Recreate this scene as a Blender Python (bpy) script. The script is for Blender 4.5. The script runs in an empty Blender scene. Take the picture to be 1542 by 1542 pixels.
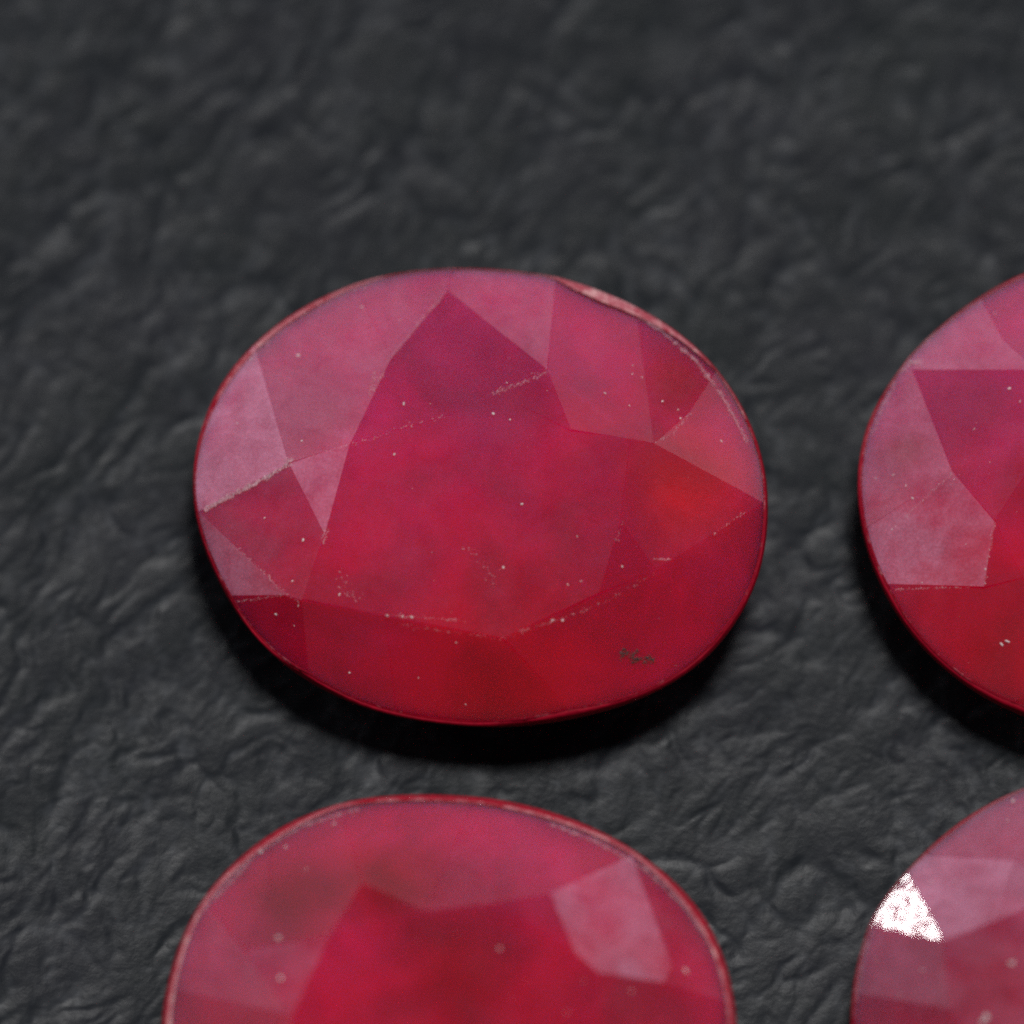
import bpy, bmesh, math, random
import numpy as np
from mathutils import Vector, Matrix

random.seed(7)
rng = np.random.RandomState(7)
scene = bpy.context.scene
COL = scene.collection
scene.unit_settings.system = 'METRIC'
scene.unit_settings.scale_length = 0.001          # one unit is one millimetre
scene.unit_settings.length_unit = 'MILLIMETERS'

# ------------------------------------------------------------------ camera
PXW = 1542.0
ELEV = math.radians(66.0)
DIST = 160.0
FRAME = 12.48                                     # mm across the frame at the focus distance
TARGET = Vector((0.0, 0.0, 1.75))
BACK = Vector((0.0, -math.cos(ELEV), math.sin(ELEV)))
CAM_POS = TARGET + BACK * DIST
cam_data = bpy.data.cameras.new('camera')
cam = bpy.data.objects.new('camera', cam_data)
COL.objects.link(cam)
cam.location = CAM_POS
cam.rotation_euler = (math.pi / 2 - ELEV, 0.0, 0.0)
cam_data.sensor_width = 36.0
cam_data.lens = 36.0 * DIST / FRAME
cam_data.clip_start = 1.0
cam_data.clip_end = 4000.0
cam_data.dof.use_dof = True
cam_data.dof.focus_distance = DIST - 0.25
cam_data.dof.aperture_fstop = cam_data.lens * 1e-3 / 7.6     # a 7.6 mm wide pupil
cam_data.dof.aperture_blades = 7
scene.camera = cam

# ------------------------------------------------------------------ light and exposure
scene.view_settings.view_transform = 'Standard'
scene.view_settings.look = 'None'
scene.view_settings.exposure = 0.0
scene.view_settings.gamma = 1.0

world = bpy.data.worlds.new('World')
scene.world = world
world.use_nodes = True
wb = world.node_tree.nodes['Background']
wb.inputs['Color'].default_value = (0.80, 0.88, 1.0, 1)
wb.inputs['Strength'].default_value = 0.10


def area(name, direction, dist, size, radiance, color, size_y=None):
    d = Vector(direction).normalized()
    l = bpy.data.lights.new(name, 'AREA')
    l.shape = 'RECTANGLE' if size_y else 'DISK'
    l.size = size
    a = math.pi * size * size / 4
    if size_y:
        l.size_y = size_y
        a = size * size_y
    l.energy = radiance * math.pi * a
    l.color = color
    o = bpy.data.objects.new(name, l)
    o.location = TARGET + d * dist
    o.rotation_euler = (-d).to_track_quat('-Z', 'Y').to_euler()
    COL.objects.link(o)
    return o


area('key_softbox', (0.10, 0.05, 1.0), 300, 62, 88.0, (1.0, 0.985, 0.975))
area('back_left_window', (-0.50, 0.78, 0.38), 420, 280, 0.42, (0.90, 0.90, 1.0), 260)
area('left_veil_panel', (-0.86, 0.36, 0.38), 420, 200, 0.30, (0.92, 0.86, 1.0), 200)  # unseen panel added to veil the facets tilted left
area('back_wall_glow', (0.12, 0.88, 0.46), 420, 200, 0.28, (1.0, 0.93, 0.95), 200)
area('right_veil_panel', (0.60, 0.56, 0.57), 420, 110, 0.48, (0.97, 0.92, 1.0), 110)  # unseen panel added and sized to veil a few right-hand facets
area('glint_lamp', (-0.58, 0.78, 0.25), 300, 40, 24.0, (1.0, 0.97, 0.96))  # small unseen lamp added so one corner-stone facet mirrors it white

scene.cycles.pixel_filter_type = 'BLACKMAN_HARRIS'
scene.cycles.filter_width = 2.1
scene.cycles.use_denoising = False
scene.cycles.max_bounces = 16
scene.cycles.transmission_bounces = 12
scene.cycles.transparent_max_bounces = 24
scene.cycles.sample_clamp_indirect = 8.0

# ------------------------------------------------------------------ projection helpers (where things stand)
CX = Vector((1, 0, 0))
CZ = BACK
CY = CZ.cross(CX)


def ray(px, py):
    u = (px - PXW / 2) / PXW * FRAME / DIST
    v = -(py - PXW / 2) / PXW * FRAME / DIST
    return (CX * u + CY * v - CZ).normalized()


def on_plane(px, py, origin, normal):
    d = ray(px, py)
    t = (origin - CAM_POS).dot(normal) / d.dot(normal)
    return CAM_POS + d * t


# ------------------------------------------------------------------ small node helper
def new_mat(name):
    m = bpy.data.materials.new(name)
    m.use_nodes = True
    nt = m.node_tree
    nt.nodes.clear()
    return m, nt


class N:
    def __init__(self, nt):
        self.nt = nt

    def __call__(self, kind, **kw):
        n = self.nt.nodes.new(kind)
        for k, v in kw.items():
            setattr(n, k, v)
        return n

    def link(self, a, b):
        self.nt.links.new(a, b)

    def math(self, op, a, b=None, clamp=False):
        n = self('ShaderNodeMath', operation=op, use_clamp=clamp)
        for i, x in enumerate((a, b)):
            if x is None:
                continue
            if isinstance(x, (int, float)):
                n.inputs[i].default_value = x
            else:
                self.link(x, n.inputs[i])
        return n.outputs[0]

    def noise(self, vec, scale, detail=4, rough=0.55, dist=0.0):
        n = self('ShaderNodeTexNoise')
        n.inputs['Scale'].default_value = scale
        n.inputs['Detail'].default_value = detail
        n.inputs['Roughness'].default_value = rough
        n.inputs['Distortion'].default_value = dist
        if vec is not None:
            self.link(vec, n.inputs['Vector'])
        return n.outputs['Fac']

    def ramp(self, fac, stops):
        r = self('ShaderNodeValToRGB')
        e = r.color_ramp.elements
        while len(e) < len(stops):
            e.new(0.5)
        for el, (p, c) in zip(e, stops):
            el.position = p
            el.color = (c[0], c[1], c[2], 1) if not isinstance(c, (int, float)) else (c, c, c, 1)
        self.link(fac, r.inputs[0])
        return r.outputs[0]

    def attr(self, name, kind='OBJECT'):
        return self('ShaderNodeAttribute', attribute_name=name, attribute_type=kind)


# ------------------------------------------------------------------ materials
def mat_leather():
    m, nt = new_mat('black_leatherette')
    n = N(nt)
    tc = n('ShaderNodeTexCoord').outputs['Object']
    bs = n('ShaderNodeBsdfPrincipled')
    out = n('ShaderNodeOutputMaterial')
    col = n.ramp(n.noise(tc, 0.5, 5, 0.6), [(0.3, (0.0056, 0.0080, 0.0094)), (0.7, (0.0074, 0.0083, 0.0120))])
    worn_glint = n('ShaderNodeMix', data_type='RGBA')
    n.link(n.math('MULTIPLY', n.attr('scuff_glint', 'GEOMETRY').outputs['Fac'], 0.42), worn_glint.inputs[0])
    n.link(col, worn_glint.inputs[6])
    worn_glint.inputs[7].default_value = (0.078, 0.083, 0.092, 1)  # pale scuff tone that also paints highlights onto the ridges
    n.link(worn_glint.outputs[2], bs.inputs['Base Color'])
    rough = n.ramp(n.noise(tc, 5.0, 4, 0.6), [(0.3, 0.36), (0.75, 0.46)])
    n.link(rough, bs.inputs['Roughness'])
    bs.inputs['Specular IOR Level'].default_value = 0.145
    b = n('ShaderNodeBump')
    b.inputs['Strength'].default_value = 0.25
    b.inputs['Distance'].default_value = 0.02
    n.link(n.noise(tc, 14.0, 5, 0.65), b.inputs['Height'])
    n.link(b.outputs[0], bs.inputs['Normal'])
    n.link(bs.outputs[0], out.inputs[0])
    return m


def mat_ruby(name, red, purple, clear=0.35, painted_blobs=()):
    """Cloudy ruby: scattering red body with colour zoning and painted-in inner glow, partly clear so that the pavilion facets glint through."""
    m, nt = new_mat(name)
    n = N(nt)
    tc = n('ShaderNodeTexCoord').outputs['Object']
    zone = n.noise(tc, 0.55, 4, 0.5, 0.6)
    silk = n.noise(tc, 5.0, 4, 0.6, 0.3)
    sep = n('ShaderNodeSeparateXYZ')
    n.link(tc, sep.inputs[0])
    f = n.math('ADD', n.math('MULTIPLY', zone, 0.28), n.math('MULTIPLY', silk, 0.08))
    f = n.math('ADD', f, n.math('ADD', n.math('MULTIPLY', sep.outputs['Y'], 0.055), n.math('ADD', n.math('MULTIPLY', sep.outputs['X'], -0.012), 0.325)))   # zoning noise, plus a slope painting mauve light haze towards the back
    col = n.ramp(f, [(0.40, red), (0.62, purple)])
    for zx, zy, zr, zc in painted_blobs:                     # soft blobs painting inner reflections, glow and dark patches into the colour
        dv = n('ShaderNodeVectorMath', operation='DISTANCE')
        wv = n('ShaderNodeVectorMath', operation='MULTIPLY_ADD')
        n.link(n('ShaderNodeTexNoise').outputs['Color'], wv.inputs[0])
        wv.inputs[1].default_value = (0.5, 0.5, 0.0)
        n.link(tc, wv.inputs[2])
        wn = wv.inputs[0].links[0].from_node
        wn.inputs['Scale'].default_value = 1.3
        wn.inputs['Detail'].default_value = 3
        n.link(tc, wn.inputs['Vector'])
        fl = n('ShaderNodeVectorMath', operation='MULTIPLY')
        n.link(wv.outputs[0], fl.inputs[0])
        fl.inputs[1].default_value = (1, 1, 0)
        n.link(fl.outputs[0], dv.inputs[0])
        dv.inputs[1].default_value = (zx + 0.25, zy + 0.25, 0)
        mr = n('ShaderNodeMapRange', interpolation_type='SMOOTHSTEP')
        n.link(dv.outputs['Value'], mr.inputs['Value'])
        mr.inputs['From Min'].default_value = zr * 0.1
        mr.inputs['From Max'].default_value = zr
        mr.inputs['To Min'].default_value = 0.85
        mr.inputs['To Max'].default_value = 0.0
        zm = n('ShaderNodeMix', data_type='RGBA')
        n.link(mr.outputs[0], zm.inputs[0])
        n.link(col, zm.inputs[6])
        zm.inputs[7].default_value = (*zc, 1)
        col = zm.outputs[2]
    sss = n('ShaderNodeBsdfPrincipled')
    n.link(col, sss.inputs['Base Color'])
    sss.inputs['Subsurface Weight'].default_value = 1.0
    sss.inputs['Subsurface Radius'].default_value = (1.0, 0.11, 0.13)
    sss.inputs['Subsurface Scale'].default_value = 0.9
    sss.inputs['Specular IOR Level'].default_value = 0.0
    sss.inputs['Roughness'].default_value = 0.6
    gl = n('ShaderNodeBsdfRefraction')
    gl.inputs['IOR'].default_value = 1.5
    gl.inputs['Roughness'].default_value = 0.05
    n.link(n.ramp(f, [(0.40, (0.80, 0.03, 0.07)), (0.62, (0.72, 0.06, 0.20))]), gl.inputs['Color'])
    gs = n('ShaderNodeBsdfGlossy')
    gs.inputs['Roughness'].default_value = 0.05
    gs.inputs['Color'].default_value = (0.75, 0.05, 0.12, 1)
    geo = n('ShaderNodeNewGeometry')
    # inside the stone: the pavilion facets mirror the light back (total reflection) more often than they let it out
    inner = n('ShaderNodeMixShader')
    fr = n('ShaderNodeFresnel')
    fr.inputs['IOR'].default_value = 1.5
    n.link(n.math('MULTIPLY', fr.outputs[0], geo.outputs['Backfacing']), inner.inputs[0])
    n.link(gl.outputs[0], inner.inputs[1])
    n.link(gs.outputs[0], inner.inputs[2])
    mx = n('ShaderNodeMixShader')
    cl = n.ramp(n.noise(tc, 0.8, 3, 0.5, 0.4), [(0.35, clear * 0.6), (0.65, min(1.0, clear * 1.4))])
    n.link(cl, mx.inputs[0])
    n.link(sss.outputs[0], mx.inputs[1])
    n.link(inner.outputs[0], mx.inputs[2])
    out = n('ShaderNodeOutputMaterial')
    n.link(mx.outputs[0], out.inputs[0])
    return m


def mat_facet():
    """Polished facet skin: Fresnel reflection over a clear film, with a frosty haze that also paints in reflected light, set per facet."""
    m, nt = new_mat('polished_facet')
    n = N(nt)
    tc = n('ShaderNodeTexCoord').outputs['Object']
    frost_veil = n.attr('frost_veil').outputs['Fac']
    polish = n.attr('gloss').outputs['Fac']
    geo = n('ShaderNodeNewGeometry')
    front = n.math('SUBTRACT', 1.0, geo.outputs['Backfacing'])
    fr = n('ShaderNodeFresnel')
    fr.inputs['IOR'].default_value = 1.77
    bump = n('ShaderNodeBump')
    bump.inputs['Strength'].default_value = 0.04
    bump.inputs['Distance'].default_value = 0.01
    n.link(n.noise(tc, 22.0, 5, 0.7), bump.inputs['Height'])
    gl = n('ShaderNodeBsdfGlossy')
    n.link(bump.outputs[0], gl.inputs['Normal'])
    rr = n.ramp(n.noise(tc, 9.0, 5, 0.7), [(0.35, 0.10), (0.75, 0.24)])
    n.link(n.math('MULTIPLY', rr, n.math('SUBTRACT', 1.0, polish)), gl.inputs['Roughness'])
    tr = n('ShaderNodeBsdfTransparent')
    mx = n('ShaderNodeMixShader')
    etch = n.ramp(n.noise(tc, 10.0, 2, 0.5, 0.5), [(0.51, 0.0), (0.55, 1.0)])
    pol = n.math('SUBTRACT', 1.0, n.math('MULTIPLY', etch, n.attr('etched').outputs['Fac']))
    n.link(n.math('MULTIPLY', n.math('MULTIPLY', fr.outputs[0], front), pol), mx.inputs[0])
    n.link(tr.outputs[0], mx.inputs[1])
    n.link(gl.outputs[0], mx.inputs[2])
    # haze of fine scratches and grease, doubling as painted reflection of soft light
    df = n('ShaderNodeBsdfDiffuse')
    df.inputs['Color'].default_value = (0.86, 0.40, 0.60, 1)
    cloud = n.ramp(n.noise(tc, 1.6, 6, 0.62, 0.4), [(0.34, 0.40), (0.70, 1.2)])
    grain = n.ramp(n.noise(tc, 26.0, 4, 0.75), [(0.38, 0.70), (0.72, 1.25)])
    pits = n.ramp(n.noise(tc, 34.0, 2, 0.5), [(0.70, 0.0), (0.76, 1.0)])
    h = n.math('MULTIPLY', n.math('MULTIPLY', cloud, grain), frost_veil)
    h = n.math('ADD', h, n.math('MULTIPLY', n.math('MULTIPLY', pits, frost_veil), 0.6))
    h = n.math('MULTIPLY', h, front, True)
    m2 = n('ShaderNodeMixShader')
    n.link(h, m2.inputs[0])
    n.link(mx.outputs[0], m2.inputs[1])
    n.link(df.outputs[0], m2.inputs[2])
    out = n('ShaderNodeOutputMaterial')
    n.link(m2.outputs[0], out.inputs[0])
    return m


def mat_rim():
    """The ground, slightly frosted edge between crown and girdle."""
    m, nt = new_mat('worn_girdle_edge')
    n = N(nt)
    tc = n('ShaderNodeTexCoord').outputs['Object']
    bs = n('ShaderNodeBsdfPrincipled')
    wr = n.attr('wear', 'GEOMETRY').outputs['Fac']
    f = n.math('ADD', n.math('MULTIPLY', n.noise(tc, 4.5, 7, 0.75), 1.0), n.math('MULTIPLY', wr, 0.30))
    c = n.ramp(f, [(0.58, (0.30, 0.002, 0.016)), (0.74, (0.44, 0.12, 0.15)), (0.92, (0.66, 0.36, 0.36))])
    n.link(c, bs.inputs['Base Color'])
    bs.inputs['Roughness'].default_value = 0.4
    bs.inputs['Subsurface Weight'].default_value = 0.0
    b = n('ShaderNodeBump')
    b.inputs['Strength'].default_value = 0.6
    b.inputs['Distance'].default_value = 0.02
    n.link(n.noise(tc, 18.0, 4, 0.7), b.inputs['Height'])
    n.link(b.outputs[0], bs.inputs['Normal'])
    out = n('ShaderNodeOutputMaterial')
    n.link(bs.outputs[0], out.inputs[0])
    return m


def mat_plain(name, col, rough=0.5, spec=0.5, alpha=1.0):
    m, nt = new_mat(name)
    n = N(nt)
    tc = n('ShaderNodeTexCoord').outputs['Object']
    bs = n('ShaderNodeBsdfPrincipled')
    c2 = tuple(x * 0.7 for x in col)
    n.link(n.ramp(n.noise(tc, 12.0, 3, 0.6), [(0.35, c2), (0.65, col)]), bs.inputs['Base Color'])
    bs.inputs['Roughness'].default_value = rough
    bs.inputs['Specular IOR Level'].default_value = spec
    bs.inputs['Alpha'].default_value = alpha
    out = n('ShaderNodeOutputMaterial')
    n.link(bs.outputs[0], out.inputs[0])
    return m


M_LEATHER = mat_leather()
M_FACET = mat_facet()
M_RIM = mat_rim()
M_SPECK = mat_plain('white_dust', (0.72, 0.62, 0.62), 0.35, 0.5, 0.85)
M_CHIP = mat_plain('pale_bruised_edge', (0.62, 0.34, 0.40), 0.35, 0.6, 0.5)
M_DARK = mat_plain('dark_inclusion', (0.035, 0.016, 0.014), 0.6)

# ------------------------------------------------------------------ leatherette surface


def perlin(x, y, seed):
    r = np.random.RandomState(seed)
    p = r.permutation(512)
    g = r.rand(512) * 2 * np.pi
    gx, gy = np.cos(g), np.sin(g)
    xi, yi = np.floor(x).astype(int), np.floor(y).astype(int)
    xf, yf = x - xi, y - yi
    u = xf ** 3 * (xf * (xf * 6 - 15) + 10)
    v = yf ** 3 * (yf * (yf * 6 - 15) + 10)

    def gr(ix, iy, dx, dy):
        h = p[(p[ix & 511] + iy) & 511]
        return gx[h] * dx + gy[h] * dy
    a = gr(xi, yi, xf, yf)
    b = gr(xi + 1, yi, xf - 1, yf)
    c = gr(xi, yi + 1, xf, yf - 1)
    d = gr(xi + 1, yi + 1, xf - 1, yf - 1)
    return (a + u * (b - a)) + v * ((c + u * (d - c)) - (a + u * (b - a)))


def leather_height(x, y):
    """Height of the surface and how far its raised grain is paled, as scuffs and painted highlights (0 to 1)."""
    x, y = x * 1.22, y * 1.22
    wx = x + 0.50 * perlin(x * 0.6, y * 0.6, 11) + 0.16 * perlin(x * 2.3, y * 2.3, 12) + 0.05 * perlin(x * 6, y * 6, 15)
    wy = y + 0.50 * perlin(x * 0.6 + 40, y * 0.6, 13) + 0.16 * perlin(x * 2.3, y * 2.3 + 9, 14) + 0.05 * perlin(x * 6, y * 6, 16)
    h = 0.05 * perlin(x * 0.5, y * 0.5, 31) + 0.03 * perlin(x * 1.3, y * 1.3, 32)
    scuff_glint = np.zeros_like(x)
    # wrinkles run mostly away from the viewer, leaning to the right nearer the front
    for f, amp, st, seed, deg, wd, cut, gain in ((0.85, 0.050, 0.45, 21, 84, 0.15, -0.16, 1.0), (1.3, 0.036, 0.45, 22, 56, 0.13, -0.14, 0.9), (1.1, 0.034, 0.45, 26, 112, 0.12, -0.06, 1.0),
                                                 (2.1, 0.024, 0.5, 23, 48, 0.14, -0.06, 0.95), (2.4, 0.018, 0.5, 27, 84, 0.13, 0.0, 0.9), (3.6, 0.010, 0.5, 24, 58, 0.15, -0.02, 0.9)):
        a = math.radians(deg)
        p = wx * math.cos(a) + wy * math.sin(a)
        t = -wx * math.sin(a) + wy * math.cos(a)
        r = np.exp(-(perlin(t * f, p * f * st, seed) / wd) ** 2)
        mask = np.clip((perlin(x * 0.55 * f + 7, y * 0.55 * f, seed + 50) - cut) * 2.6, 0, 1)
        h += amp * r * (0.12 + 0.88 * mask)
        scuff_glint = np.maximum(scuff_glint, r * mask * gain)
    # short fine creases lying across the grain
    for fa, fl, deg, seed, gain in ((4.6, 1.2, 43, 71, 1.0), (4.0, 1.1, 66, 72, 0.9), (4.8, 1.4, 118, 73, 0.8), (7.5, 2.2, 50, 74, 0.8)):
        a = math.radians(deg)
        p = wx * math.cos(a) + wy * math.sin(a)
        t = -wx * math.sin(a) + wy * math.cos(a)
        r = np.clip((perlin(t * fa, p * fl, seed) - 0.16) * 3.2, 0, 1)
        mask = np.clip((perlin(x * 0.7, y * 0.7, seed + 30) + 0.22) * 2.2, 0, 1)
        h += 0.012 * r * mask
        scuff_glint = np.maximum(scuff_glint, r * mask * gain)
    brk = np.clip(0.62 + 0.5 * perlin(x * 3, y * 3, 61) + 0.5 * perlin(x * 8, y * 8, 62), 0.0, 1.1)
    scuff_glint = np.clip(scuff_glint * brk - 0.12, 0, 1)
    h += 0.005 * perlin(x * 9, y * 9, 33) + 0.003 * perlin(x * 17, y * 17, 34)
    h *= 0.36
    return h, np.clip(scuff_glint * brk, 0, 1)


def build_leather():
    core = np.arange(-9.5, 9.5001, 0.032)
    wide = np.concatenate([np.linspace(9.7, 16, 22), np.linspace(18, 90, 22)])
    xs = np.concatenate([-wide[::-1], core, wide])
    ys = np.concatenate([-wide[::-1], core, wide])
    X, Y = np.meshgrid(xs, ys)
    Z, S = leather_height(X, Y)
    Z -= 0.06
    nx, ny = len(xs), len(ys)
    v = np.stack([X.ravel(), Y.ravel(), Z.ravel()], 1)
    i = np.arange(nx * ny).reshape(ny, nx)
    q = np.stack([i[:-1, :-1].ravel(), i[:-1, 1:].ravel(), i[1:, 1:].ravel(), i[1:, :-1].ravel()], 1)
    me = bpy.data.meshes.new('leather_surface')
    me.vertices.add(len(v))
    me.vertices.foreach_set('co', v.ravel().astype(np.float32))
    me.loops.add(q.size)
    me.loops.foreach_set('vertex_index', q.ravel().astype(np.int32))
    me.polygons.add(len(q))
    me.polygons.foreach_set('loop_start', np.arange(0, q.size, 4, dtype=np.int32))
    me.polygons.foreach_set('use_smooth', np.ones(len(q), dtype=bool))
    me.update(calc_edges=True)
    at = me.attributes.new('scuff_glint', 'FLOAT', 'POINT')
    at.data.foreach_set('value', S.ravel().astype(np.float32))
    me.materials.append(M_LEATHER)
    o = bpy.data.objects.new('leather_surface', me)
    COL.objects.link(o)
    o['kind'] = 'structure'
    o['label'] = 'black crinkled leatherette surface under the stones'
    return o


build_leather()

# ------------------------------------------------------------------ ruby builder


def link_mesh(name, verts, faces, mat, parent=None, matrix=None, smooth=False):
    me = bpy.data.meshes.new(name)
    me.from_pydata([tuple(v) for v in verts], [], faces)
    me.update()
    me.materials.append(mat)
    if smooth:
        for p in me.polygons:
            p.use_smooth = True
    o = bpy.data.objects.new(name, me)
    COL.objects.link(o)
    if parent:
        o.parent = parent
    return o


def catmull(pts, per=10):
    out = []
    n = len(pts)
    for i in range(n):
        p0, p1, p2, p3 = (np.array(pts[(i + k) % n], float) for k in (-1, 0, 1, 2))
        for s in range(per):
            t = s / per
            out.append(0.5 * ((2 * p1) + (p2 - p0) * t + (2 * p0 - 5 * p1 + 4 * p2 - p3) * t * t + (3 * p1 - p0 - 3 * p2 + p3) * t ** 3))
    return np.array(out)


NSEG = 128


class Gem:
    def __init__(self, spec):
        self.s = spec
        tau_x, tau_y = math.radians(spec['pitch']), math.radians(spec['roll'])
        # table normal: pitched to the viewer, rolled sideways
        self.n = Vector((math.sin(tau_y), -math.sin(tau_x), 1)).normalized()
        self.ex = (Vector((1, 0, 0)) - self.n * self.n.x).normalized()
        self.ey = self.n.cross(self.ex)
        self.C = on_plane(*spec['centre'], Vector((0, 0, spec['height'])), Vector((0, 0, 1)))
        self.R = Matrix((self.ex, self.ey, self.n)).transposed()

    def local(self, px, py, w):
        p = on_plane(px, py, self.C + self.n * w, self.n) - self.C
        return np.array([p.dot(self.ex), p.dot(self.ey)])

    def build(self):
        s = self.s
        hc = s['crown']
        # outline on the girdle plane
        pix = catmull(s['outline'], 12)
        loc = np.array([self.local(x, y, 0.0) for x, y in pix])
        ctr = loc.mean(0)
        d = loc - ctr
        ang = np.unwrap(np.arctan2(d[:, 1], d[:, 0]))
        rad = np.hypot(d[:, 0], d[:, 1])
        if ang[-1] < ang[0]:
            ang, rad = ang[::-1], rad[::-1]
        a0 = np.arange(NSEG) / NSEG * 2 * np.pi
        aa = np.concatenate([ang - 2 * np.pi, ang, ang + 2 * np.pi])
        rr = np.concatenate([rad, rad, rad])
        r0 = np.interp(a0, aa, rr)
        k = np.array([1, 2, 3, 2, 1], float)
        k /= k.sum()
        r0 = sum(k[j] * np.roll(r0, j - 2) for j in range(5))
        self.ctr, self.a0, self.r0 = ctr, a0, r0
        dirs = np.stack([np.cos(a0), np.sin(a0)], 1)
        INS, WE = s.get('ins', 0.068), 0.085                       # the crown starts inside the girdle and a little above it
        crown_edge = ctr + dirs * (r0 - INS)[:, None]
        # crown vertices
        names = list(s['verts'])
        xy = {}
        w0 = {}
        gidx = {}
        for nme in names:
            px, py, t = s['verts'][nme]
            if nme[0] == 'G':
                q = self.local(px, py, 0.0) - ctr
                gidx[nme] = int(round((math.atan2(q[1], q[0]) % (2 * math.pi)) / (2 * math.pi) * NSEG)) % NSEG
            else:
                w0[nme] = WE + t * (hc - WE)
                xy[nme] = self.local(px, py, w0[nme])
        facets = []
        for kind, fr, gl, ring in s['facets']:
            vs = []
            for i, nme in enumerate(ring):
                nxt = ring[(i + 1) % len(ring)]
                if nme[0] == 'G':
                    vs.append(('g', gidx[nme]))
                    if nxt[0] == 'G':               # arc, clockwise in the picture = falling angle
                        j = gidx[nme]
                        while (j - gidx[nxt]) % NSEG < NSEG // 2:
                            j = (j - 1) % NSEG
                            if j == gidx[nxt]:
                                break
                            vs.append(('g', j))
                else:
                    vs.append(('v', nme))
            facets.append((kind, fr, gl, vs))
        keys = sorted({v for f in facets for v in f[3]}, key=str)
        kid = {k_: i for i, k_ in enumerate(keys)}
        # heights that make every facet as flat as it can be
        w = np.zeros(len(keys))
        for it in range(3):
            P = np.zeros((len(keys), 2))
            for k_ in keys:
                if k_[0] == 'g':
                    P[kid[k_]] = crown_edge[k_[1]]
                else:
                    if it:
                        px, py, t = s['verts'][k_[1]]
                        xy[k_[1]] = self.local(px, py, w[kid[k_]])
                    P[kid[k_]] = xy[k_[1]]
            nf = len(facets)
            rows, rhs = [], []
            nu = len(keys) + 3 * nf
            for fi, (kind, fr, gl, vs) in enumerate(facets):
                wt = 1.0 if len(vs) <= 6 else math.sqrt(6.0 / len(vs))
                for v in vs:
                    r = np.zeros(nu)
                    r[kid[v]] = wt
                    b = len(keys) + 3 * fi
                    r[b:b + 3] = -wt * np.array([P[kid[v]][0], P[kid[v]][1], 1])
                    rows.append(r)
                    rhs.append(0.0)
                if kind == 'table_facet':
                    for q in (0, 1):
                        r = np.zeros(nu)
                        r[len(keys) + 3 * fi + q] = 20
                        rows.append(r)
                        rhs.append(0.0)
            for k_ in keys:
                r = np.zeros(nu)
                lam = 0.10 if k_[0] == 'g' else 0.22
                r[kid[k_]] = lam
                rows.append(r)
                rhs.append(lam * (WE if k_[0] == 'g' else w0[k_[1]]))
            sol = np.linalg.lstsq(np.array(rows), np.array(rhs), rcond=None)[0]
            w = sol[:len(keys)]
        worst = []
        # the thing
        root = bpy.data.objects.new('ruby', None)
        root.empty_display_size = 1.0
        COL.objects.link(root)
        root.matrix_world = Matrix.Translation(self.C) @ self.R.to_4x4()
        root['label'] = s['label']
        root['category'] = 'ruby'
        root['group'] = 'faceted oval rubies laid out on black leatherette'
        self.root = root
        self.planes = []
        TH = 0.016
        for fi, (kind, fr, gl, vs) in enumerate(facets):
            pts = np.array([[P[kid[v]][0], P[kid[v]][1], w[kid[v]]] for v in vs])
            c = pts.mean(0)
            A = np.c_[pts[:, :2], np.ones(len(pts))]
            co = np.linalg.lstsq(A, pts[:, 2], rcond=None)[0]
            res = np.abs(A @ co - pts[:, 2]).max()
            worst.append((round(float(res), 3), kind, fi))
            top = pts.copy()
            top[:, 2] = A @ co
            c = top.mean(0)
            dl = c - top
            ln = np.linalg.norm(dl, axis=1)[:, None]
            top = top + dl / ln * 0.004
            nr = np.array([-co[0], -co[1], 1.0])
            nr /= np.linalg.norm(nr)
            bot = top - nr * TH + dl / ln * 0.004
            m = len(top)
            # picture order is clockwise seen from above; make it counter-clockwise
            area2 = sum(top[i][0] * top[(i + 1) % m][1] - top[(i + 1) % m][0] * top[i][1] for i in range(m))
            idx = list(range(m)) if area2 > 0 else list(range(m))[::-1]
            fcs = [tuple(idx), tuple(j + m for j in idx[::-1])]
            for a in range(m):
                i, j = idx[a], idx[(a + 1) % m]
                fcs.append((j, i, i + m, j + m))
            o = link_mesh(kind, np.r_[top, bot], fcs, M_FACET, root)
            o['frost_veil'] = float(fr)
            o['gloss'] = float(gl) if gl <= 0.82 else 0.35
            o['etched'] = 0.85 if gl > 0.82 else 0.0
            self.planes.append((top, co, nr, kind))
        # closed stone body under the facet skins
        V, F = [], []
        low = {}
        for k_ in keys:
            low[k_] = len(V)
            V.append((P[kid[k_]][0], P[kid[k_]][1], w[kid[k_]] - 0.048))
        gring = []
        for j in range(NSEG):
            if ('g', j) in low:
                gring.append(low[('g', j)])
            else:
                gring.append(len(V))
                V.append((crown_edge[j][0], crown_edge[j][1], WE - 0.03))
        for kind, fr, gl, vs in facets:
            ring = [low[v] for v in vs]
            ar = sum(V[ring[i]][0] * V[ring[(i + 1) % len(ring)]][1] - V[ring[(i + 1) % len(ring)]][0] * V[ring[i]][1] for i in range(len(ring)))
            F.append(tuple(ring if ar > 0 else ring[::-1]))

        def ringverts(r, wz):
            base = len(V)
            for j in range(NSEG):
                p = ctr + dirs[j] * r[j]
                V.append((p[0], p[1], wz[j] if hasattr(wz, '__len__') else wz))
            return list(range(base, base + NSEG))

        def band(a, b):
            for j in range(NSEG):
                F.append((a[j], b[j], b[(j + 1) % NSEG], a[(j + 1) % NSEG]))
        g1 = ringverts(r0 - 0.022, 0.0)
        g2 = ringverts(r0 - 0.022, -0.10)
        band(gring, g1)
        band(g1, g2)
        # pavilion: 16 main facets to a short keel, with a break ring
        hp = s['pavilion']
        np_ = 16
        step = NSEG // np_
        mid = []
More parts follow.
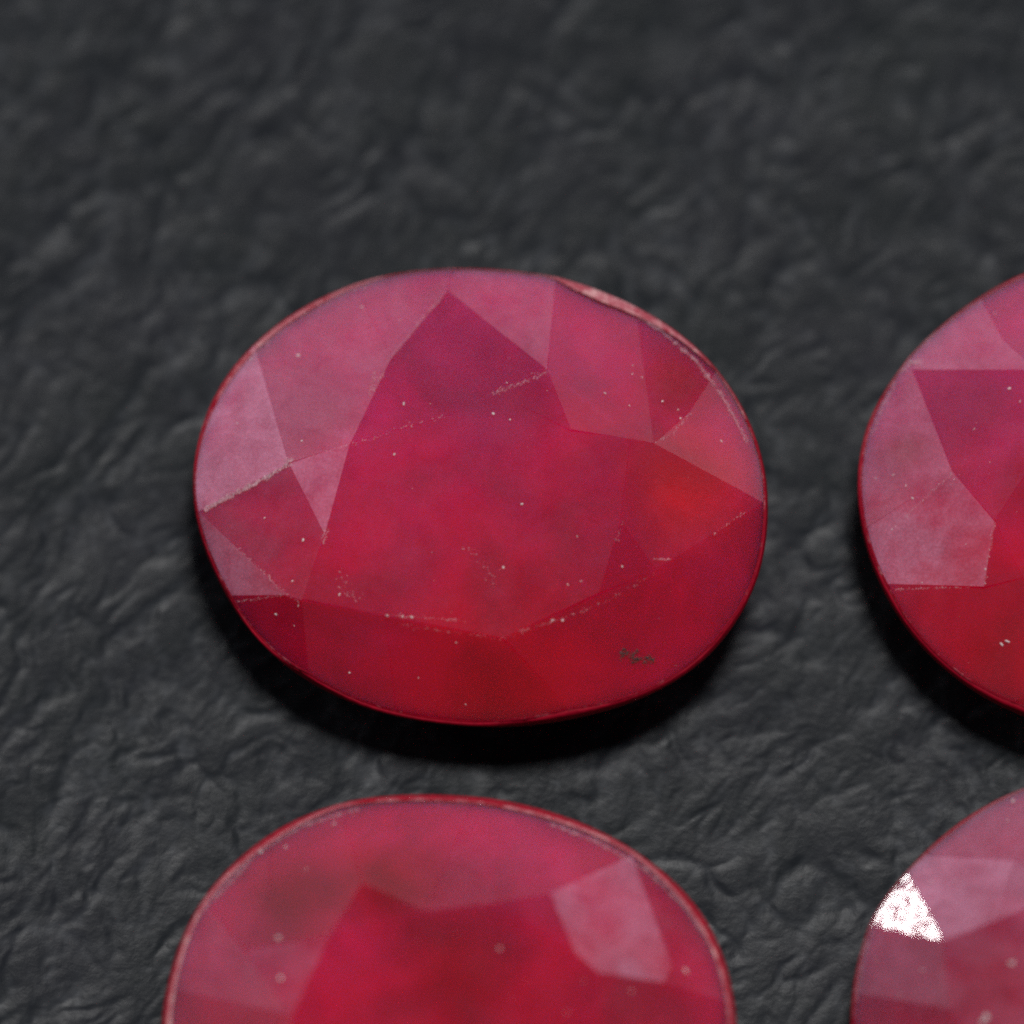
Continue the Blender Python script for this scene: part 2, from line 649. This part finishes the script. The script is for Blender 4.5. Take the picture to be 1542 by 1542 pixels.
        for q in range(np_):
            j = (q * step + step // 2) % NSEG
            p = ctr + dirs[j] * r0[j] * 0.62
            mid.append(len(V))
            V.append((p[0], p[1], -0.10 - hp * 0.52))
        kl = s.get('keel', 0.5)
        ka = len(V)
        V.append((ctr[0] - kl, ctr[1], -0.1 - hp))
        V.append((ctr[0] + kl, ctr[1], -0.1 - hp))
        for q in range(np_):
            st = [g2[(q * step + i) % NSEG] for i in range(step + 1)]
            # upper pavilion triangle fan of one facet over this arc, then the kite below
            F.append(tuple([mid[q]] + st[::-1]))
            F.append((mid[q], mid[(q + 1) % np_], g2[((q + 1) * step) % NSEG]))
        for q in range(np_):
            a_, b_ = mid[q], mid[(q + 1) % np_]
            xm = (V[a_][0] + V[b_][0]) / 2 - ctr[0]
            kk = ka if xm < 0 else ka + 1
            F.append((b_, a_, kk))
        # close the keel
        half = [q for q in range(np_)]
        for q in range(np_):
            qa = q
            x1 = (V[mid[q - 1]][0] + V[mid[q]][0]) / 2 - ctr[0]
            x2 = (V[mid[q]][0] + V[mid[(q + 1) % np_]][0]) / 2 - ctr[0]
            if (x1 < 0) != (x2 < 0):
                F.append((mid[q], ka if x1 < 0 else ka + 1, ka + 1 if x1 < 0 else ka))
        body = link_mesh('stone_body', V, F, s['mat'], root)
        bm = bmesh.new()
        bm.from_mesh(body.data)
        bmesh.ops.triangulate(bm, faces=bm.faces[:])
        bmesh.ops.recalc_face_normals(bm, faces=bm.faces[:])
        bm.to_mesh(body.data)
        bm.free()
        # girdle: worn chamfer ring up to the crown edge, and the polished band below it
        wE = np.array([w[kid[('g', j)]] if ('g', j) in kid else WE for j in range(NSEG)])
        jit = rng.rand(NSEG)
        jit = 0.5 * jit + 0.25 * (np.roll(jit, 1) + np.roll(jit, -1))
        V2, F2 = [], []
        prof = [(-INS + 0.002, 0.0), (-INS * 0.80, -0.010), (-INS * 0.62, -0.028)]
        ex = np.interp(np.degrees(a0), *s.get('chamfer', ([0, 360], [0, 0])))
        ex = ex * (0.75 + 0.5 * jit)
        for bi, (dr, dz) in enumerate(prof):
            if bi:
                ex = ex * 0
            for j in range(NSEG):
                p = ctr + dirs[j] * (r0[j] + dr - ex[j] - 0.010 * (jit[j] - 0.5) * (1 if dr > -INS * 0.9 else 0))
                V2.append((p[0], p[1], wE[j] + dz + 0.004 + ex[j] * 0.62))
        for b_ in range(len(prof) - 1):
            for j in range(NSEG):
                k2 = (j + 1) % NSEG
                F2.append((b_ * NSEG + j, (b_ + 1) * NSEG + j, (b_ + 1) * NSEG + k2, b_ * NSEG + k2))
        # inner return so that the ring is a solid strip
        base = len(V2)
        for j in range(NSEG):
            p = ctr + dirs[j] * (r0[j] - INS + 0.008)
            V2.append((p[0], p[1], wE[j] - 0.05))
        for j in range(NSEG):
            k2 = (j + 1) % NSEG
            F2.append((2 * NSEG + j, base + j, base + k2, 2 * NSEG + k2))
            F2.append((base + j, j, k2, base + k2))
        rim = link_mesh('worn_girdle_edge', V2, F2, M_RIM, root)
        at = rim.data.attributes.new('wear', 'FLOAT', 'POINT')
        wv = np.interp(np.degrees(a0), [0, 20, 60, 90, 140, 180, 215, 235, 330, 345, 360], s.get('wear', [.35, .6, .95, .3, .75, .35, .2, .05, .05, .1, .35]))
        at.data.foreach_set('value', np.tile(wv, 4).astype(np.float32))
        V3, F3 = [], []
        prof = [(-INS * 0.64, None), (-0.020, 0.030), (-0.008, -0.045), (-0.014, -0.095), (-0.05, -0.135), (-0.11, -0.06)]
        for dr, dz in prof:
            for j in range(NSEG):
                p = ctr + dirs[j] * (r0[j] + dr)
                V3.append((p[0], p[1], wE[j] - 0.027 if dz is None else dz))
        npf = len(prof)
        for b_ in range(npf):
            c_ = (b_ + 1) % npf
            for j in range(NSEG):
                k2 = (j + 1) % NSEG
                F3.append((b_ * NSEG + j, c_ * NSEG + j, c_ * NSEG + k2, b_ * NSEG + k2))
        link_mesh('girdle', V3, F3, s['girdle_mat'], root, smooth=True)
        return root

    # surface point under a picture position
    def surface(self, px, py):
        best = None
        o = CAM_POS - self.C
        o = np.array([o.dot(self.ex), o.dot(self.ey), o.dot(self.n)])
        d = ray(px, py)
        d = np.array([d.dot(self.ex), d.dot(self.ey), d.dot(self.n)])
        for top, co, nr, kind in self.planes:
            den = d[2] - co[0] * d[0] - co[1] * d[1]
            t = (co[0] * o[0] + co[1] * o[1] + co[2] - o[2]) / den
            p = o + d * t
            x, y = p[0], p[1]
            inside = False
            m = len(top)
            for i in range(m):
                x1, y1 = top[i][:2]
                x2, y2 = top[(i + 1) % m][:2]
                if (y1 > y) != (y2 > y) and x < (x2 - x1) * (y - y1) / (y2 - y1) + x1:
                    inside = not inside
            if inside:
                return p, nr
        return None


def flake(V, F, p, nr, rx, ry, ang, h):
    """A low irregular chip: six-sided fan with a raised centre."""
    nr = Vector(nr)
    e1 = nr.orthogonal().normalized()
    e2 = nr.cross(e1)
    b = len(V)
    k = 6
    for i in range(k):
        a = i / k * 2 * math.pi
        r = 0.65 + 0.6 * random.random()
        x, y = rx * r * math.cos(a), ry * r * math.sin(a)
        X = x * math.cos(ang) - y * math.sin(ang)
        Y = x * math.sin(ang) + y * math.cos(ang)
        V.append(tuple(Vector(p) + e1 * X + e2 * Y + nr * 0.001))
    V.append(tuple(Vector(p) + nr * h + e1 * rx * 0.2 * (random.random() - .5)))
    for i in range(k):
        F.append((b + i, b + (i + 1) % k, b + k))


PXM = FRAME / PXW


def add_specks(gem, items, scatter=0, box=None):
    """White dust specks: (px, py, size in px) plus a random scatter."""
    V, F = [], []
    for it in items:
        hit = gem.surface(it[0], it[1])
        if hit:
            r = it[2] * PXM * 0.42
            flake(V, F, hit[0], hit[1], r, r * random.uniform(0.35, 0.9), random.random() * 6, r * 0.5)
    tries = 0
    n = 0
    while n < scatter and tries < scatter * 30:
        tries += 1
        hit = gem.surface(random.uniform(box[0], box[2]), random.uniform(box[1], box[3]))
        if hit:
            r = (0.5 + 1.8 * random.random() ** 5) * PXM * 0.8
            flake(V, F, hit[0], hit[1], r, r * random.uniform(0.4, 1.0), random.random() * 6, r * 0.4)
            n += 1
    o = link_mesh('dust_specks', V, F, M_SPECK, gem.root)
    o['kind'] = 'stuff'


BRUISES = {}


def add_bruise(gem, line, width, dens=0.5, name='bruised_edge', mat=None, size=1.0):
    """A worn facet junction: a string of small overlapping chips along a picture polyline."""
    V, F, _, _ = BRUISES.setdefault((gem.root.name, name), ([], [], gem, mat or M_CHIP))
    for (x1, y1), (x2, y2) in zip(line, line[1:]):
        L = math.hypot(x2 - x1, y2 - y1)
        n = max(2, int(L * dens * 2.6))
        phase = random.random() * 10
        for i in range(n):
            t = (i + random.random()) / n
            wob = 0.5 + 0.5 * math.sin(phase + t * L / 9.0) * math.sin(phase * 2 + t * L / 3.7)
            if random.random() > 0.35 + 0.65 * wob:
                continue
            off = random.gauss(0, width * (0.25 + 0.5 * wob))
            px = x1 + (x2 - x1) * t - (y2 - y1) / L * off
            py = y1 + (y2 - y1) * t + (x2 - x1) / L * off
            hit = gem.surface(px, py)
            if not hit:
                continue
            r = (0.35 + 1.0 * random.random() ** 2.5) * PXM * size
            a = math.atan2(-(y2 - y1), x2 - x1) + random.gauss(0, 0.6)
            flake(V, F, hit[0], hit[1], r * 1.6, r * 0.7, a, r * 0.55)


RED, DEEP, MAUVE = (0.78, 0.016, 0.024), (0.44, 0.001, 0.014), (0.52, 0.024, 0.135)  # blob tints: painted inner reflection, dark patch, purple glow
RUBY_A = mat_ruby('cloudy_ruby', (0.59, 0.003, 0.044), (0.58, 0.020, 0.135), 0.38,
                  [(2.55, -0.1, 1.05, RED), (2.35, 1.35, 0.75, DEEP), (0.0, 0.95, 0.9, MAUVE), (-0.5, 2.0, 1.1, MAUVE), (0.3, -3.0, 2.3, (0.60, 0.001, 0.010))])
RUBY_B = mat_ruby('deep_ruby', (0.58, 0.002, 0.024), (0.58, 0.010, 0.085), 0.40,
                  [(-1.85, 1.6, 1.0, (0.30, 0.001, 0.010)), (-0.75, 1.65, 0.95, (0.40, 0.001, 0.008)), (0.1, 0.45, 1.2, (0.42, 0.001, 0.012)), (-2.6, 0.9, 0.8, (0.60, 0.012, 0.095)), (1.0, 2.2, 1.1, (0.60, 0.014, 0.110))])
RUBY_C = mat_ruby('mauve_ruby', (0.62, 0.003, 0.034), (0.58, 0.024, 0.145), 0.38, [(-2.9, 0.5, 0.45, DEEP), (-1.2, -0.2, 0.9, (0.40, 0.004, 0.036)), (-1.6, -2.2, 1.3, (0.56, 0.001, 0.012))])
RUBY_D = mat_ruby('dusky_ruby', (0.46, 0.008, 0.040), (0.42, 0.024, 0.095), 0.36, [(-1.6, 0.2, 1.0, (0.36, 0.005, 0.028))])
GIRDLE = mat_plain('girdle_red', (0.30, 0.002, 0.016), 0.6, 0.1)

# ------------------------------------------------------------------ the whole stone in the middle
main_outline = [(289, 740), (292, 690), (305, 635), (330, 582), (366, 534), (420, 486), (480, 450), (540, 425), (600, 411), (680, 405), (760, 408), (830, 418),
                (900, 437), (962, 463), (1022, 500), (1072, 545), (1112, 600), (1140, 660), (1155, 720), (1157, 775), (1150, 840), (1130, 898),
                (1100, 948), (1060, 993), (1010, 1028), (945, 1058), (870, 1079), (800, 1090), (740, 1093), (680, 1090), (600, 1078), (530, 1057),
                (470, 1028), (418, 992), (372, 945), (338, 893), (312, 838), (296, 790)]
main = Gem(dict(
    label='whole oval ruby in the middle with a dark smudge near its lower right edge',
    centre=(723, 750), height=1.50, pitch=5.0, roll=-3.0, crown=0.85, pavilion=1.36, outline=main_outline,
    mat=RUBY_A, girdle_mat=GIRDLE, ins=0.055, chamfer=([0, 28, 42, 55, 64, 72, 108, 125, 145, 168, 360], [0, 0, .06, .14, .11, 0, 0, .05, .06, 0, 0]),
    verts=dict(
        Ga=(307, 770, 0), Gb=(388, 520, 0), Gc=(675, 405, 0), Gd=(838, 425, 0), Ge=(968, 470, 0), Gz=(1080, 555, 0), Gf=(1153, 757, 0),
        Gg=(1085, 965, 0), Gh=(860, 1080, 0), Gi=(600, 1078, 0), Gj=(341, 905, 0), Gk=(300, 803, 0), Gq=(455, 1018, 0), Gy=(528, 429, 0),
        K=(674, 438, .16), M=(590, 539, .58), I1=(435, 698, .58), I2=(527, 667, 1), I3=(678, 625, 1), I4=(744, 590, 1), I5=(824, 556, .8),
        I6=(860, 648, 1), I7=(950, 660, 1), I8=(985, 668, .80), I9=(934, 785, 1), I10=(988, 858, .70), I11=(903, 893, 1), I12=(757, 961, 1),
        I13=(580, 926, 1), I14=(454, 903, .84), I15=(489, 805, 1), I16=(430, 896, .52), J=(347, 816, .24), P=(1038, 620, .36)),
    facets=[
        ('table_facet', .030, .8, ['I2', 'I3', 'I4', 'I6', 'I7', 'I9', 'I11', 'I12', 'I13', 'I14', 'I15']),
        ('crown_facet', .022, .3, ['K', 'I5', 'I4', 'I3', 'I2', 'M']),
        ('crown_facet', .15, .0, ['Gb', 'Gy', 'M', 'I2', 'I1']),
        ('crown_facet', .15, .0, ['Gy', 'Gc', 'K', 'M']),
        ('crown_facet', .38, .0, ['Ga', 'Gb', 'I1']),
        ('star_facet', .30, .6, ['I1', 'I2', 'I15']),
        ('crown_facet', .07, .2, ['Ga', 'I1', 'I15', 'I14', 'I16', 'J']),
        ('crown_facet', .26, .0, ['Gj', 'Gk', 'Ga', 'J', 'I16']),
        ('crown_facet', .012, .3, ['Gq', 'Gj', 'I16', 'I14']),
        ('crown_facet', .006, .3, ['Gi', 'Gq', 'I14', 'I13']),
        ('star_facet', .03, .5, ['I4', 'I5', 'I6']),
        ('crown_facet', .002, .4, ['Gh', 'Gi', 'I13', 'I12']),
        ('crown_facet', .004, .3, ['Gg', 'Gh', 'I12', 'I11', 'I10']),
        ('crown_facet', .004, .3, ['Gf', 'Gg', 'I10']),
        ('crown_facet', .02, .6, ['Gf', 'I10', 'I9', 'I7', 'I8']),
        ('star_facet', .004, .82, ['I9', 'I10', 'I11']),
        ('crown_facet', .05, .1, ['Gz', 'Gf', 'I8', 'P']),
        ('crown_facet', .03, .2, ['Ge', 'Gz', 'P', 'I8']),
        ('crown_facet', .045, .2, ['Gd', 'Ge', 'I8', 'I7', 'I6', 'I5']),
        ('crown_facet', .15, .1, ['Gc', 'Gd', 'I5', 'K']),
    ]))
main.build()
add_specks(main, [(608, 608, 9), (594, 684, 7), (357, 637, 5), (378, 540, 5), (449, 535, 8), (545, 462, 5), (398, 780, 5), (456, 813, 7), (440, 875, 5),
                  (449, 912, 6), (415, 925, 7), (443, 942, 4), (511, 895, 6), (526, 1013, 5), (648, 608, 4), (998, 604, 5), (1021, 617, 5), (1037, 621, 7),
                  (1025, 630, 4), (953, 550, 4), (952, 563, 3), (911, 592, 6), (1086, 664, 6), (743, 623, 6), (786, 759, 5), (869, 808, 4), (758, 854, 6),
                  (937, 853, 5), (583, 927, 5), (606, 928, 6), (620, 929, 7), (847, 934, 5), (832, 934, 5), (928, 884, 6), (875, 875, 4), (855, 880, 4), (1077, 803, 4)],
           45, (290, 410, 1155, 1090))
add_bruise(main, [(308, 768), (350, 745), (395, 722), (432, 700)], 3.0, 2.2, size=1.7)
add_bruise(main, [(428, 700), (442, 692)], 5, 4.0, size=1.3)
add_bruise(main, [(442, 694), (505, 675), (548, 664), (600, 645), (680, 625)], 2.4, 0.25)
add_bruise(main, [(742, 592), (782, 578), (826, 557)], 4.5, 1.0)
add_bruise(main, [(672, 440), (640, 475), (592, 536), (562, 590)], 2.0, 0.6)
add_bruise(main, [(566, 560), (556, 595)], 4, 1.2)
add_bruise(main, [(490, 795), (487, 820)], 4, 1.4)
add_bruise(main, [(342, 908), (385, 902), (430, 895)], 2.0, 0.7)
add_bruise(main, [(345, 818), (385, 850), (430, 895), (450, 905)], 2.6, 0.7)
add_bruise(main, [(578, 926), (640, 930), (705, 936)], 2.2, 0.4)
add_bruise(main, [(600, 940), (690, 953), (757, 962), (800, 945), (850, 931)], 3.4, 0.28)
add_bruise(main, [(850, 931), (920, 902), (985, 862)], 2.4, 0.16)
add_bruise(main, [(985, 842), (1010, 842)], 1.2, 1.0)
add_bruise(main, [(985, 668), (1015, 650), (1040, 622)], 3.0, 0.5)
add_bruise(main, [(938, 785), (932, 800), (928, 815)], 3.0, 0.35)
add_bruise(main, [(1075, 805), (1100, 785), (1125, 770)], 1.5, 0.25)
add_bruise(main, [(700, 820), (730, 850), (745, 885)], 6.0, 0.25)
add_bruise(main, [(508, 860), (520, 890), (540, 905)], 8.0, 0.4)
add_bruise(main, [(880, 440), (925, 452), (965, 478), (1005, 505), (1050, 545), (1090, 600), (1125, 665)], 2.5, 1.2, size=1.3)
add_bruise(main, [(375, 540), (430, 490), (500, 447), (560, 425)], 3.0, 0.9)
add_bruise(main, [(935, 980), (948, 988), (960, 992), (985, 994)], 7.0, 1.6, 'dark_inclusion', M_DARK, 1.5)
add_bruise(main, [(985, 1045), (950, 1055)], 2.5, 0.9)

# ------------------------------------------------------------------ lower stone, cut by the bottom of the frame


def mirrored(vis, c):
    return vis + [(2 * c[0] - x, 2 * c[1] - y) for x, y in vis]


lc = (677, 1556)
low_vis = [(243, 1542), (255, 1470), (277, 1402), (312, 1343), (360, 1291), (420, 1247), (480, 1219), (545, 1202), (620, 1196), (700, 1198), (765, 1206),
           (832, 1223), (900, 1249), (962, 1284), (1020, 1331), (1062, 1382), (1090, 1440), (1105, 1500)]
lower = Gem(dict(
    label='blurred oval ruby below the middle one, with a pale shiny facet near its rim',
    centre=lc, height=1.52, pitch=4.0, roll=0.0, crown=0.88, pavilion=1.36, outline=mirrored(low_vis, lc),
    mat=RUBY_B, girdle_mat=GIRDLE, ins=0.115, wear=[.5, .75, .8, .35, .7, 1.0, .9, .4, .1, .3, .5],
    verts=dict(
        Ga=(250, 1495, 0), Gb=(300, 1360, 0), Gc=(395, 1262, 0), Gd=(505, 1210, 0), Ge=(720, 1200, 0), Gf=(965, 1287, 0), Gg=(1103, 1510, 0), Gh=(1060, 1735, 0),
        Gi=(900, 1860, 0), Gj=(640, 1918, 0), Gk=(400, 1845, 0), Gl=(265, 1690, 0), Gz=(520, 1895, 0),
        A=(368, 1432, .70), B=(497, 1408, 1), C=(545, 1330, .8), D=(640, 1372, 1), E=(745, 1360, 1), F=(828, 1345, .85), H=(866, 1434, 1), I=(900, 1463, 1),
        J=(998, 1480, .62), Q=(1012, 1455, .5), K=(905, 1640, 1), L=(800, 1720, 1), O=(560, 1725, 1), R=(450, 1650, 1), S=(440, 1530, 1), T=(405, 1350, .45)),
    facets=[
        ('table_facet', .015, .8, ['B', 'D', 'E', 'H', 'I', 'K', 'L', 'O', 'R', 'S']),
        ('crown_facet', .02, .6, ['Gb', 'Gc', 'T', 'A']),
        ('crown_facet', .008, .75, ['Gc', 'Gd', 'C', 'B', 'A', 'T']),
        ('crown_facet', .025, .3, ['Gd', 'Ge', 'D', 'C']),
        ('star_facet', .02, .4, ['C', 'D', 'B']),
        ('crown_facet', .035, .2, ['Ge', 'Gf', 'F', 'E']),
        ('crown_facet', .05, .2, ['Ge', 'E', 'D']),
        ('crown_facet', .26, .5, ['Gf', 'Q', 'J', 'I', 'H', 'F']),
        ('star_facet', .03, .3, ['E', 'F', 'H']),
        ('crown_facet', .08, .2, ['Gf', 'Gg', 'J', 'Q']),
        ('crown_facet', .03, .3, ['Gg', 'Gh', 'K', 'I', 'J']),
        ('crown_facet', .02, .3, ['Gh', 'Gi', 'L', 'K']),
        ('crown_facet', .02, .3, ['Gi', 'Gj', 'L']),
        ('crown_facet', .02, .3, ['Gj', 'Gz', 'O', 'L']),
        ('crown_facet', .02, .3, ['Gz', 'Gk', 'O']),
        ('crown_facet', .02, .3, ['Gk', 'Gl', 'R', 'O']),
        ('crown_facet', .04, .3, ['Gl', 'Ga', 'S', 'R']),
        ('crown_facet', .10, .3, ['Ga', 'Gb', 'A', 'S']),
        ('star_facet', .13, .5, ['A', 'B', 'S']),
    ]))
lower.build()
add_specks(lower, [(419, 1412, 12), (1033, 1462, 12), (422, 1472, 9), (752, 1428, 6), (393, 1282, 6), (430, 1275, 6), (503, 1240, 7)], 25, (245, 1200, 1105, 1542))
add_bruise(lower, [(300, 1375), (340, 1335), (385, 1285), (450, 1245), (540, 1218)], 2.5, 1.0, size=1.3)
add_bruise(lower, [(830, 1240), (900, 1268), (970, 1308), (1030, 1365), (1075, 1430)], 2.5, 1.0, size=1.3)
add_bruise(lower, [(250, 1520), (262, 1465), (285, 1400)], 3.0, 1.0, size=1.5)

# ------------------------------------------------------------------ right stone
rc = (1722, 740)
right_vis = [(1290, 740), (1293, 690), (1306, 636), (1330, 590), (1362, 545), (1402, 503), (1450, 464), (1500, 432), (1542, 411), (1610, 394), (1690, 388), (1770, 389),
             (1840, 398), (1915, 420), (1990, 455), (2050, 500), (2098, 555), (2130, 610), (2150, 680)]
right_bot = [(2155, 745), (2148, 810), (2125, 870), (2085, 930), (2035, 980), (1970, 1025), (1890, 1062), (1800, 1083), (1720, 1088), (1640, 1078), (1542, 1050), (1472, 1021),
             (1410, 984), (1362, 941), (1325, 889), (1303, 838), (1293, 790)]
right = Gem(dict(
    label='half visible oval ruby beside the middle one, mauve inside with a frosty facet',
    centre=rc, height=1.50, pitch=5.0, roll=-3.0, crown=0.85, pavilion=1.36, outline=right_vis + right_bot,
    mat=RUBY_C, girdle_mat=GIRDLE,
    verts=dict(
        Ga=(1330, 887, 0), Gb=(1297, 800, 0), Gc=(1366, 545, 0), Gd=(1476, 448, 0), Ge=(1680, 390, 0), Gf=(1930, 430, 0), Gg=(2110, 575, 0), Gh=(2150, 790, 0),
        Gi=(2000, 1005, 0), Gj=(1760, 1087, 0), Gk=(1530, 1045, 0),
        A=(1374, 557, .14), B=(1434, 710, .75), C=(1498, 784, 1), D=(1540, 870, 1), E=(1482, 884, .72), F=(1660, 950, 1), H=(1830, 930, 1), I=(1940, 830, 1),
        J=(1950, 700, 1), K=(1860, 580, 1), L=(1700, 545, 1), O=(1560, 557, .68), P=(1512, 512, .45), Q=(1580, 660, 1)),
    facets=[
        ('table_facet', .02, .8, ['C', 'Q', 'L', 'K', 'J', 'I', 'H', 'F', 'D']),
        ('crown_facet', .20, .1, ['Gc', 'Gd', 'P', 'O', 'A']),
        ('crown_facet', .07, .2, ['Gd', 'Ge', 'L', 'O', 'P']),
        ('crown_facet', .045, .2, ['A', 'O', 'Q', 'C', 'B']),
        ('crown_facet', .2, .2, ['Gb', 'Gc', 'A', 'B']),
        ('crown_facet', .26, .0, ['Ga', 'Gb', 'B', 'C', 'E']),
        ('star_facet', .02, .4, ['C', 'D', 'E']),
        ('crown_facet', .02, .3, ['Gk', 'Ga', 'E', 'D', 'F']),
        ('crown_facet', .01, .3, ['Gj', 'Gk', 'F', 'H']),
        ('crown_facet', .02, .3, ['Gi', 'Gj', 'H']),
        ('crown_facet', .02, .3, ['Gh', 'Gi', 'H', 'I']),
        ('crown_facet', .02, .3, ['Gg', 'Gh', 'I', 'J']),
        ('crown_facet', .04, .3, ['Gf', 'Gg', 'J', 'K']),
        ('crown_facet', .04, .3, ['Ge', 'Gf', 'K', 'L']),
        ('star_facet', .03, .3, ['O', 'L', 'Q']),
    ]))
right.build()
add_specks(right, [(1517, 966, 13), (1508, 970, 9), (1388, 877, 5), (1374, 750, 6), (1343, 797, 5), (1520, 585, 6), (1536, 604, 6), (1467, 646, 5), (1372, 545, 7),
                   (1362, 550, 6), (1484, 857, 5), (1318, 720, 5), (1345, 715, 5)], 35, (1295, 420, 1542, 1040))
add_bruise(right, [(1348, 560), (1372, 545), (1390, 545)], 5.0, 1.2, size=1.5)
add_bruise(right, [(1434, 712), (1395, 748), (1345, 795)], 2.5, 0.5)
add_bruise(right, [(1336, 888), (1400, 886), (1480, 883)], 1.5, 0.4)
add_bruise(right, [(1498, 786), (1488, 840), (1483, 880)], 2.0, 0.5)
add_bruise(right, [(1312, 655), (1330, 610), (1350, 575)], 3.0, 0.9)

# ------------------------------------------------------------------ lower right stone
bc = (1712, 1530)
corner_vis = [(1280, 1542), (1282, 1500), (1288, 1460), (1299, 1418), (1317, 1376), (1346, 1334), (1384, 1290), (1420, 1257), (1460, 1227), (1500, 1204), (1542, 1186),
              (1610, 1170), (1690, 1164), (1780, 1168), (1870, 1186), (1950, 1215), (2020, 1260), (2080, 1325), (2120, 1400), (2140, 1470)]
corner = Gem(dict(
    label='cut off oval ruby with one facet mirroring bright white and a chipped rim',
    centre=bc, height=1.50, pitch=5.0, roll=-5.0, crown=0.85, pavilion=1.36, outline=mirrored(corner_vis, bc),
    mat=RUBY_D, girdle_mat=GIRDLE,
    verts=dict(
        Ga=(1288, 1490, 0), Gb=(1304, 1408, 0), Gc=(1358, 1316, 0), Gd=(1384, 1284, 0), Ge=(1560, 1178, 0), Gf=(1760, 1164, 0), Gg=(1990, 1235, 0), Gh=(2120, 1390, 0),
        Gi=(2140, 1590, 0), Gj=(2000, 1800, 0), Gk=(1750, 1890, 0), Gl=(1480, 1835, 0), Gm=(1310, 1690, 0),
        A=(1421, 1417, .82), B=(1502, 1386, 1), C=(1529, 1295, .62), D=(1600, 1345, 1), E=(1760, 1335, 1), F=(1900, 1420, 1), H=(1940, 1560, 1), I=(1880, 1680, 1), J=(1730, 1740, 1),
        K=(1560, 1700, 1), L=(1465, 1610, 1), O=(1432, 1520, 1)),
    facets=[
        ('table_facet', .10, .8, ['A', 'B', 'D', 'E', 'F', 'H', 'I', 'J', 'K', 'L', 'O']),
        ('crown_facet', .02, .85, ['Gb', 'Gc', 'A']),
        ('crown_facet', .34, .3, ['Gc', 'Gd', 'C', 'B', 'A']),
        ('crown_facet', .16, .3, ['Gd', 'Ge', 'D', 'C']),
        ('star_facet', .22, .4, ['C', 'D', 'B']),
        ('crown_facet', .06, .3, ['Ge', 'Gf', 'E', 'D']),
        ('crown_facet', .06, .3, ['Gf', 'Gg', 'F', 'E']),
        ('crown_facet', .04, .3, ['Gg', 'Gh', 'Gi', 'H', 'F']),
        ('crown_facet', .03, .3, ['Gi', 'Gj', 'I', 'H']),
        ('crown_facet', .02, .3, ['Gj', 'Gk', 'J', 'I']),
        ('crown_facet', .02, .3, ['Gk', 'Gl', 'K', 'J']),
        ('crown_facet', .03, .3, ['Gl', 'Gm', 'L', 'K']),
        ('crown_facet', .05, .3, ['Gm', 'Ga', 'O', 'L']),
        ('crown_facet', .12, .2, ['Ga', 'Gb', 'A', 'O']),
    ]))
corner.build()
add_specks(corner, [(1485, 1531, 16), (1480, 1538, 9), (1389, 1461, 5), (1523, 1450, 12), (1525, 1206, 7), (1430, 1239, 5), (1407, 1261, 5), (1380, 1292, 8)], 30,
           (1285, 1190, 1542, 1542))
add_bruise(corner, [(1484, 1206), (1500, 1204), (1528, 1192)], 3.0, 2.0, size=1.6)
add_bruise(corner, [(1372, 1296), (1355, 1325), (1320, 1385), (1300, 1440), (1288, 1510)], 1.6, 0.7)

# every stone's chipped facet junctions are one part of it
for (rn, nm), (V, F, gem, mat) in BRUISES.items():
    o = link_mesh(nm, V, F, mat, gem.root)
    o['kind'] = 'stuff'
